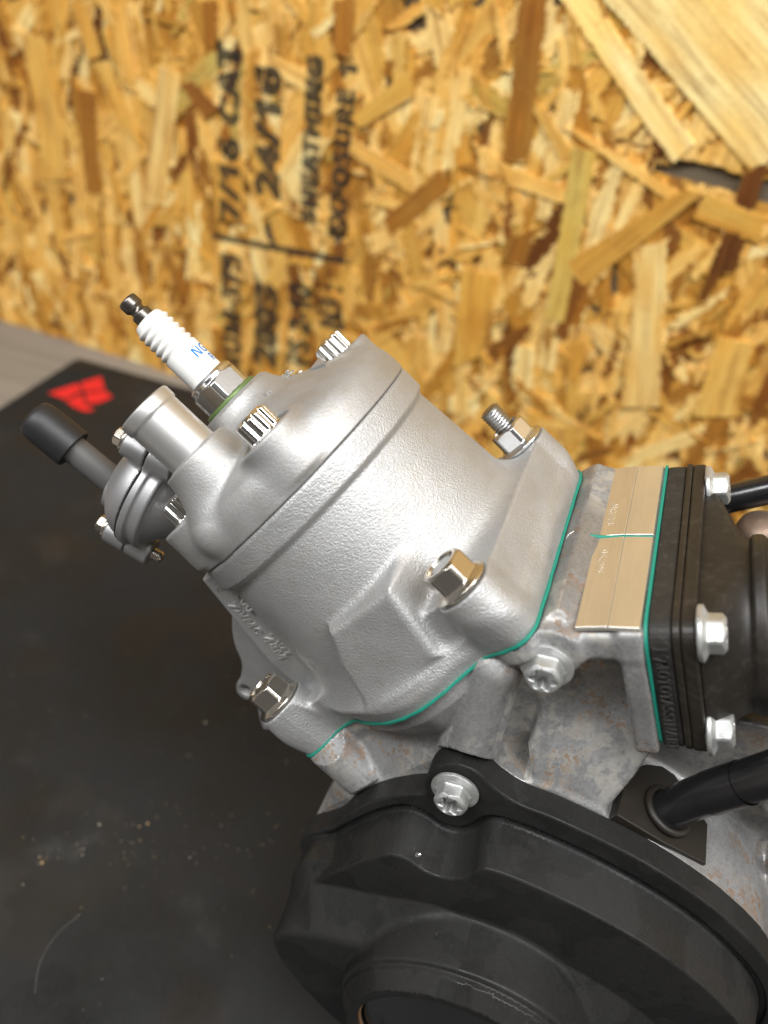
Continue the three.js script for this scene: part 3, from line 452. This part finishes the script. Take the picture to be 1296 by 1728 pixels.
// crankcase ----------------------------------------------------------
const CO = [-52, -105];
const flangePts = spline([[-97, -32], [-90, -25.5], [-83, -23.6], [-75, -24.6], [-66, -25], [-55, -22.7], [-37.5, -22.6], [-24, -25.5], [-17.5, -27.5], [-13.7, -23.6], [-5.3, -20.3], [2.9, -22.0], [6.9, -27.7], [7.0, -36], [9, -45], [14.7, -54], [20.9, -66.2], [27.5, -81.6], [32, -98.4], [34.2, -115], [33, -135], [24, -155], [5, -174], [-27, -184], [-52, -188], [-80, -183], [-108, -166], [-128, -140], [-135, -110], [-132, -80], [-118, -52], [-107, -40]], 150);
const flangePoly = poly2(flangePts);
const nI = [0.84, -0.5426], tI = [0.5426, 0.84], OI = [78.5, -17];
const shoulder = poly2([[-58, -1], [-57.5, -12.5], [-70, -19], [-88, -28], [-88, -40], [-10, -40], [-4, -33], [29, -9], [29, -1]]), filler = poly2([[15, -38], [29, -29], [46, -34], [62, -48], [50, -62], [34, -67], [20, -70], [23, -90], [27, -112], [6, -52]]);
const crankcase = (x, y, z) => {
  const fo = flangePoly(x, y);
  let d = ext(Math.max(fo + 1.6, -1e9), z, -48, 47.9, 1);
  // deck and neck under the barrel
  const bp = basePoly(x, z);
  d = smin(d, smax(Math.max(shoulder(x, y), -40 - z), (z - 47.2 + 0.42 * Math.max(0, y + 24)) * 0.92, 1.5), 2.5);
  d = smin(d, smax(Math.max(filler(x, y), -40 - z), (z - 47.5 + 0.55 * Math.max(0, fo + 1.6)) * 0.87, 3), 3.5);
  let neck = Math.max(bp + 0.6 - Math.min(0, y) * 0.0 + Math.max(0, -y - 5) * 0.6, y + 0.6, -(y + 46));
  d = smin(d, neck, 5);
  d = smin(d, ext(Math.hypot(x + 50, z - 43.5) - 8.8, y, -26, -0.6, 0.6), 2.5);
  if (y > -5 && x < 44) d = Math.max(d, bp - 0.1 - Math.max(0, -0.6 - y) * 1.2);
  d = smin(d, ext(Math.hypot(x - 46.5, z - 40) - 9.2, y, -6, -0.6, 0.6), 3);
  // slanted rib running from the deck to the cover screw, and the screw boss itself
  d = smin(d, capsule([x, y, z], [32.0, -6.3, 42.8], [-3.6, -29.0, 49.0], 8.3, 9.6), 1.0);
  d = smin(d, ext(Math.hypot(x + 4, y + 30.5) - 9.2, z, 20, 47.9, 0.8), 3);
  // long screw boss along the split, right of the barrel
  d = smin(d, ext(Math.hypot(x - 52.5, y + 9.3) - 8.6, z, -44, 46, 0.8), 2);
  d = smin(d, ext(rbox2(x - 56.5, y + 6, 5.5, 5, 2), z, -43.5, 40, 1), 4);
  // intake flange block
  const px = x - OI[0], py = y - OI[1], n = px * nI[0] + py * nI[1], t = px * tI[0] + py * tI[1];
  let f = ext(rbox2(n + 3.6, t + 24, 3.6, 23.6, 1.5), z, -45, 45, 1.5);
  f = smin(f, ext(rbox2(n + 11, t + 6.3, 11, 5.2, 3), z, -45, 45, 3), 2.5);
  f = smin(f, ext(rbox2(n + 14, t + 23, 13, 20, 6), z, -45, 24, 4), 9);
  d = smin(d, f, 4);
  d = smin(d, ext(rbox2(x - 30, y + 45, 34, 36, 14), z, -44, 6, 3), 12); d = smin(d, ext(rbox2(x - 33, y + 24, 25, 20, 10), z, -40, 30, 8), 7);
  // right-hand gear case
  d = smin(d, ext(Math.hypot(x - 20, y + 128) - 62, z, -60, 14, 2), 6);
  d = smin(d, ext(Math.hypot(x - 62, y + 118) - 15, z, -40, 22, 2), 4);
  d = smin(d, ext(Math.hypot(x - 45, y + 150) - 17, z, -40, 26, 2), 4);
  return d;
};
const caseCut = (x, y, z) => smax(Math.max(crankcase(x, y, z), x > 46 ? y + 0.9 : -1e3), (z - 47.8 - 2.0 * Math.max(0, flangePoly(x, y) - 0.5)) * 0.44, 0.6);
mesh('crankcase', sdfMesh(caseCut, [-100, -178, -63], [86, 1, 60], 0.95, 120, 1.45), M.case, engine, 'stained bare aluminium crankcase');
{ // feet on the mat, below the cover
  const o = mesh('case_foot', sdfMesh((x, y, z) => rbox(x, y, z, 50, 60, 30, 12), [-52, -62, -32], [52, 62, 32], 2.0, 120), M.case, engine); o.rotation.z = -engine.rotation.z;
  const wx = 0.07, wy = 0.0605 - 0.18915, c = 0.5732, s = 0.8194; o.position.set(c * wx + s * wy, -s * wx + c * wy, -0.025);
}
// split-line gasket and sealant of the two case halves
mesh('split_gasket', tubeMM([[61.5, -3.6, 0.2], [65, -7, 0], [72, -12, 0], [78.2, -16.4, 0]], 0.62, 40, 8), M.green, engine, 'thin green gasket line across the tan strip');
mesh('sealant_bead', tubeMM([[55.2, -1.4, 1], [57.5, -0.6, 0], [59.6, -1.6, -1.5], [61.8, -3.6, 0.2]], 0.35, 40, 8), M.zinc, engine);
mesh('sealant_bead', tubeMM([[56, -2.1, 17], [58.5, -3.0, 16], [60.3, -4.2, 16.6]], 0.28, 30, 8), M.zinc, engine);
// two pale machined pads on top of the intake flange
{
  const strip = (z0, z1) => { const g = mergeGeometries([[-18.2, -9.2, 0.35], [-9.2, -0.6, -0.25]].map(([a, b, tilt]) => { const q = new RoundedBoxGeometry((b - a) * MM, 1.6 * MM, (z1 - z0) * MM, 2, 0.3 * MM); q.rotateZ(tilt * 0.16); q.translate((a + b) / 2 * MM, 0, 0); return q; })); { const p = g.attributes.position, uv = g.attributes.uv; for (let i = 0; i < p.count; i++) uv.setXY(i, p.getZ(i) / 0.05, p.getX(i) / 0.02); } const o = mesh('machined_pad', g, M.machined, engine); o.rotation.z = Math.atan2(nI[1], nI[0]); place(o, [OI[0] + 0.5 * tI[0], OI[1] + 0.5 * tI[1], (z0 + z1) / 2]); return o; };
  strip(0.6, 44.2).userData.label = 'tan machined pad on the near case half'; strip(-43.6, -0.6).userData.label = 'tan machined pad on the far case half';
  const at = (n, t, z) => [OI[0] + n * nI[0] + t * tI[0], OI[1] + n * nI[1] + t * tI[1], z];
  cast('SG/250', 2.6, 0.02, at(-14.6, 1.31, 13), [0, 0, -1], [nI[0] * -1, nI[1] * -1, 0], engine, M.machined, 'engraved_number'); cast('1A/A3W', 2.6, 0.02, at(-14.6, 1.31, -13), [0, 0, -1], [nI[0] * -1, nI[1] * -1, 0], engine, M.machined, 'engraved_number');
  // reed block stack
  const stack = new THREE.Group(); stack.name = 'reed_block'; engine.add(stack); place(stack, [OI[0], OI[1], 0]); stack.rotation.z = Math.atan2(nI[1], nI[0]); stack.userData.label = 'black reed valve block with moulded lettering';
  const plate = (n0, n1, t0, t1, hz, r, name, m, bev = 0.5) => { const s = new THREE.Shape(), y0 = t0, y1 = t1, z0 = -hz, z1 = hz; s.moveTo(y0 + r, z0); s.lineTo(y1 - 2, z0); s.quadraticCurveTo(y1, z0, y1, z0 + 2); s.lineTo(y1, z1 - r); s.quadraticCurveTo(y1, z1, y1 - r, z1); s.lineTo(y0 + 4, z1 - 2); s.quadraticCurveTo(y0, z1 - 3, y0, z1 - 6); s.lineTo(y0, z0 + r); s.quadraticCurveTo(y0, z0, y0 + r, z0); const g = new THREE.ExtrudeGeometry(s, { depth: (n1 - n0 - 2 * bev), bevelEnabled: true, bevelSize: bev, bevelThickness: bev, bevelSegments: 2, bevelOffset: -bev, curveSegments: 8 }); g.scale(MM, MM, MM); // shape x = t, y = z, depth = n
    const b = new THREE.Matrix4().makeBasis(new THREE.Vector3(0, 1, 0), new THREE.Vector3(0, 0, 1), new THREE.Vector3(1, 0, 0)); g.applyMatrix4(b); g.translate((n0 + bev) * MM, 0, 0); { const p = g.attributes.position, uv = g.attributes.uv; for (let i = 0; i < p.count; i++) uv.setXY(i, p.getZ(i) / 0.04, (p.getX(i) + p.getY(i)) / 0.04); } return mesh(name, g, m, stack); };
  plate(0.05, 0.95, -46.5, 0.8, 45.3, 8, 'reed_gasket', M.green, 0.15).userData.label = 'green gasket edge behind the reed block';
  plate(1.0, 7.0, -48, 0.2, 44.6, 8, 'spacer_plate', M.plastic); plate(7.2, 9.2, -48.5, 0.9, 45, 8, 'seal_rib', M.plastic2, 0.4); plate(9.3, 13.4, -49.5, 0.6, 44.6, 8, 'clamp_plate', M.plastic2, 0.7);
  { const o = cast('MOTOTASSINARI', 3.1, 0.35, [4.0, -27, 44.7], [0, -1, 0], [1, 0, 0], stack, M.plastic, 'moulded_lettering'); }
  { const o = cast('L7', 4.2, 0.35, [4.0, -8.5, 44.7], [0, -1, 0], [1, 0, 0], stack, M.plastic, 'moulded_lettering'); }
  // rubber intake boot
  const boot = (n, t, z) => { const k = sstep(13, 27, n), w = mix(41, 27, k), h = mix(21.5, 25, k), rr2 = mix(7, 25, k), tc = mix(-24.5, -29, k), zc = mix(0, 6, k); let d = Math.max(rbox2(t - tc, z - zc, h, w, Math.min(rr2, h - 0.01)) * 0.75, 13.3 - n, n - 80); d = smin(d, ext(Math.hypot(t + 29, z - 6) - 27.8, n, 27, 31, 1.2), 1.5); d = smin(d, ext(Math.hypot(t + 29, z - 6) - 25.6, n, 30, 80, 1), 1); return d; };
  mesh('intake_boot', sdfMesh(boot, [12.5, -58, -46], [82, 4, 46], 0.9, 40, 1.4), M.rubber, stack, 'black rubber intake boot');
  mesh('throttle_sleeve', (() => { const g = lathe([[24, 40], [26.6, 40], [27.2, 41], [27.2, 84], [20, 84]], 64); g.rotateZ(-Math.PI / 2); g.translate(0, -29 * MM, 6 * MM); return g; })(), M.gloss, stack, 'glossy black throttle sleeve');
  // reed block bolts
  for (const [t, z, l] of [[-5, -36, 'zinc bolt at the far top corner of the reed block'], [-5.5, 38, 'zinc bolt at the near top corner of the reed block'], [-42, 38, 'zinc bolt at the near bottom corner of the reed block']]) { const o = mesh('reed_bolt', torxGeo, M.zinc, stack, l); upTo(o, [1, 0, 0], 0.3); place(o, [13.4, t, z]); }
}

// clutch cover -------------------------------------------------------
const wall1 = poly2(spline([[-98, -36], [-86, -31.5], [-74, -30], [-61, -29.2], [-45, -28.6], [-31, -31], [-27, -36], [-25.5, -43], [-21, -47.5], [-14, -48.5], [-8.5, -47.5], [-4.5, -48.2], [1, -54], [8.2, -66], [14, -78], [19.5, -93], [23, -108], [24, -128], [20, -148], [6, -166], [-26, -177], [-52, -180], [-80, -175], [-104, -160], [-121, -136], [-128, -108], [-126, -82], [-116, -56], [-107, -43]], 130));
const wall2b = poly2(spline([[-99, -35], [-90, -31.5], [-80.7, -30.4], [-67.7, -36.6], [-55.5, -45.6], [-36.6, -58], [-26.7, -73], [-19, -87.4], [-10.5, -106.5], [-6.1, -124.5], [-6, -140], [-18, -158], [-52, -172], [-84, -167], [-108, -152], [-124, -122], [-127, -92], [-119, -62], [-109, -43]], 110));
const wall2t = poly2(spline([[-105, -39], [-97.5, -38], [-88, -41.5], [-77, -47.6], [-63, -59], [-46, -73], [-38, -86], [-32, -100], [-28, -115], [-28, -130], [-34, -146], [-54, -160], [-80, -160], [-104, -150], [-121, -122], [-126, -92], [-121, -66], [-113, -48]], 100));
const cover = (x, y, z) => {
  const fo = flangePoly(x, y), w1 = wall1(x, y);
  let d = ext(fo, z, 48.1, 57.4, 0.7);
  const g = Math.max(Math.abs(fo + 5.6) - 1.2, 0); // shallow groove where wall and flange meet
  d = smax(d, -Math.max(Math.abs(w1 - 1.3) - 1.2, 55.4 - z), 0.6);
  d = smin(d, ext(0.97 * (w1 + Math.max(0, z - 57) * 0.14), z, 49, 73.5, 0.6), 0.8);
  const k = clamp((z - 72) / 14, -0.3, 1.15), w2 = mix(wall2b(x, y), wall2t(x, y), k);
  const s = smax(0.68 * w2, Math.max(z - 86.3, 55 - z), 1.6);
  d = smin(d, s, 0.4);
  const rc = Math.hypot(x + 62, y + 101);
  d = smin(d, ext(rc - 45.5, z, 70, 92, 1.6), 2.2);
  d = smin(d, Math.max(0.75 * (rc - 44 + Math.max(0, z - 94) * 0.8), z - 99, 80 - z), 0.6);
  d = smax(d, -Math.max(rc - 36.5, 90 - z), 0.5);
  return d;
};
mesh('side_cover', sdfMesh(cover, [-140, -190, 47.6], [38, -18, 101], 0.85, 120, 1.45), M.black, engine, 'matt black stepped side cover');
{ const o = mesh('o_ring', new THREE.TorusGeometry(36.3 * MM, 0.7 * MM, 10, 120), M.copper, engine, 'thin copper coloured ring inside the cover opening'); place(o, [-62, -101, 96.4]); }
{ const o = mesh('cover_centre', lathe([[0.01, 0], [35.6, 0], [35.6, 3.2], [34.8, 4], [30, 4], [29, 2.6], [0.01, 2.6]], 96), M.gloss, engine); upTo(o, ZUP); place(o, [-62, -101, 91]); }
fastener('cover_bolt', torxGeo, M.zinc, [-5.0, -30.2, 57.6], ZUP, 0.25, 'grey bolt on the black side cover');
{ const o = mesh('paint_chip', new THREE.IcosahedronGeometry(1, 1), M.plated, engine, 'bare metal chip on the cover edge'); o.scale.set(1.9 * MM, 0.9 * MM, 1.0 * MM); place(o, [-23.6, -36.5, 73.3]); }

// water outlet housing at the far left --------------------------------
{
  const pump = new THREE.Group(); pump.name = 'thermostat_housing'; engine.add(pump); place(pump, [-41.5, 107.5, 17]); upTo(pump, [-0.30, 0.954, 0]); pump.userData.label = 'round grey two-piece coolant housing with capped hose stub';
  const ears = [[22, 8], [-24, 6]];
  const low = (x, y, z) => { const r = Math.hypot(x, z); let d = ext(r - 21.2, y, -7.5, -0.3, 1); d = smin(d, ext(r - 22.4, y, -3, -0.3, 0.5), 0.8); for (const [a, b] of ears) d = smin(d, ext(Math.hypot(x - a, z - b) - 5.2, y, -9.5, -0.3, 0.6), 2.5); d = smin(d, Math.max(r - 18 + Math.max(0, -y - 8) * 0.8, y + 4, -y - 22), 2); return d; };
  const top = (x, y, z) => { const r = Math.hypot(x, z); let d = smax(Math.max(r - 21.4, 0.3 - y), Math.hypot(x, y + 14, z) - 27.5, 4); for (const [a, b] of ears) d = smin(d, ext(Math.hypot(x - a, z - b) - 5.2, y, 0.3, 9, 0.6), 2.5); d = smin(d, Math.max(Math.hypot(x + 9, z - 2) - 7, y - 13.5, -y + 1), 3); return d; };
  mesh('lower_housing', sdfMesh(low, [-32, -23, -25], [30, 1, 25], 0.6, 40), M.pump, pump); mesh('upper_housing', sdfMesh(top, [-32, -0.2, -25], [30, 15.5, 25], 0.6, 40), M.pump, pump);
  mesh('housing_gasket', lathe([[15, -0.35], [22.0, -0.35], [22.0, 0.35], [15, 0.35]], 80), M.dark, pump);
  for (const [a, b] of ears) { const o = mesh('housing_bolt', torxGeo, M.nickel, pump); o.scale.setScalar(0.62); place(o, [a, 9, b]); const s = mesh('bolt_tip', lathe(threadPts(2.4, 0, 4.5, 0.9), 20), M.nickel, pump); s.rotation.x = Math.PI; place(s, [a, -9.4, b]); }
  const stub = new THREE.Group(); stub.name = 'hose_stub'; engine.add(stub); place(stub, [-53.5, 123.5, 17]); upTo(stub, [-0.05, 1, 0.02]); stub.userData.label = 'grey hose stub closed with a black rubber cap';
  mesh('stub_tube', lathe([[0.01, -6], [5.3, -6], [5.2, 24], [4.6, 24.5], [0.01, 24.5]], 48), M.hose, stub);
  mesh('rubber_cap', lathe([[5.4, 14], [7.3, 13.6], [7.8, 14.2], [7.7, 27], [7.4, 30], [6.5, 31.8], [4.7, 32.4], [0.01, 32.4]], 56), M.cap, stub);
}
// exhaust flange peeking out at the left
{
  const p = poly2(spline([[-58, 54], [-64.5, 51], [-73, 44], [-79, 36], [-87, 31], [-92.5, 29.5], [-96.5, 26], [-95.8, 21.5], [-92, 19.6], [-96, 15], [-101, 10], [-103.5, 6], [-98, 4], [-85, 8], [-60, 18], [-50, 40]], 70));
  mesh('exhaust_flange', sdfMesh((x, y, z) => smax(ext(p(x, y), z, 8, 21, 1.2), -ext(Math.hypot(x + 90.8, y - 25.3) - 2.7, z, 0, 40, 0.3), 0.8), [-106, 0, 6], [-46, 58, 23], 0.6, 40), M.cast, engine, 'silver exhaust flange with small spring eye');
}
// sensor gland and cable at the right -----------------------------------
{
  const gl = new THREE.Group(); gl.name = 'cable_gland'; engine.add(gl); gl.userData.label = 'black corner plate holding a thick black taped cable';
  const T = [-0.2, 0.98], base = [30.5, -92];
  const pts = [[20.7, 47.6], [19.4, 33], [16.6, 26.5], [12, 21.5], [6, 18], [1, 18], [-3.5, 20.5], [-13.6, 28.7], [-13.5, 43.5], [3, 46.2]];
  const s = new THREE.Shape(pts.map(([t, z]) => new THREE.Vector2(t * MM, z * MM))), g = new THREE.ExtrudeGeometry(s, { depth: 5 * MM, bevelEnabled: true, bevelSize: 0.5 * MM, bevelThickness: 0.5 * MM, bevelSegments: 2 });
  g.applyMatrix4(new THREE.Matrix4().makeBasis(new THREE.Vector3(T[0], T[1], 0), new THREE.Vector3(0, 0, 1), new THREE.Vector3(0.98, 0.2, 0))); g.translate(base[0] * MM - 0.0055, base[1] * MM, 0);
  mesh('gland_plate', g, M.plastic2, gl);
  const c0 = [29, -88, 35.5];
  mesh('cable', tubeMM([[c0[0] - 2, c0[1], c0[2]], [42, -84.6, 36.6], [56, -82.3, 38.6], [73, -79.8, 41.2], [100, -76, 45], [140, -71, 50]], 6.5, 80, 24), M.gloss, gl);
  mesh('tape_edge', tubeMM([[50, -83.3, 37.7], [56, -82.3, 38.6], [64, -81.2, 39.9]], 6.85, 20, 24), M.gloss, gl);
  mesh('grommet', (() => { const q = new THREE.TorusGeometry(7.6 * MM, 1.3 * MM, 12, 48); return q; })(), M.rubber, gl); const q = gl.children[gl.children.length - 1]; q.quaternion.setFromUnitVectors(new THREE.Vector3(0, 0, 1), new THREE.Vector3(0.96, 0.25, 0).normalize()); place(q, [31.5, -87.2, 35.4]);
}
// things behind the intake boot
{
  const h = mesh('breather_hose', tubeMM([[60, -41, -60], [72, -44.6, -60], [86, -49.5, -60], [104, -56, -60], [140, -70, -60]], 5.4, 60, 20), M.gloss, engine, 'black hose behind the intake boot');
  const k = mesh('tarnished_cap', lathe([[8, -22], [8.6, -20], [8.6, -9], [9.2, -8], [9.2, -2], [8.6, 2], [7, 5], [4.5, 6.8], [0.01, 7.4]], 48), M.rustcap, engine, 'tarnished brown domed cap behind the intake boot'); upTo(k, [0.5, 0.8, 0.2]); place(k, [84, -62, -52]);
}
renderer.render(scene, camera);
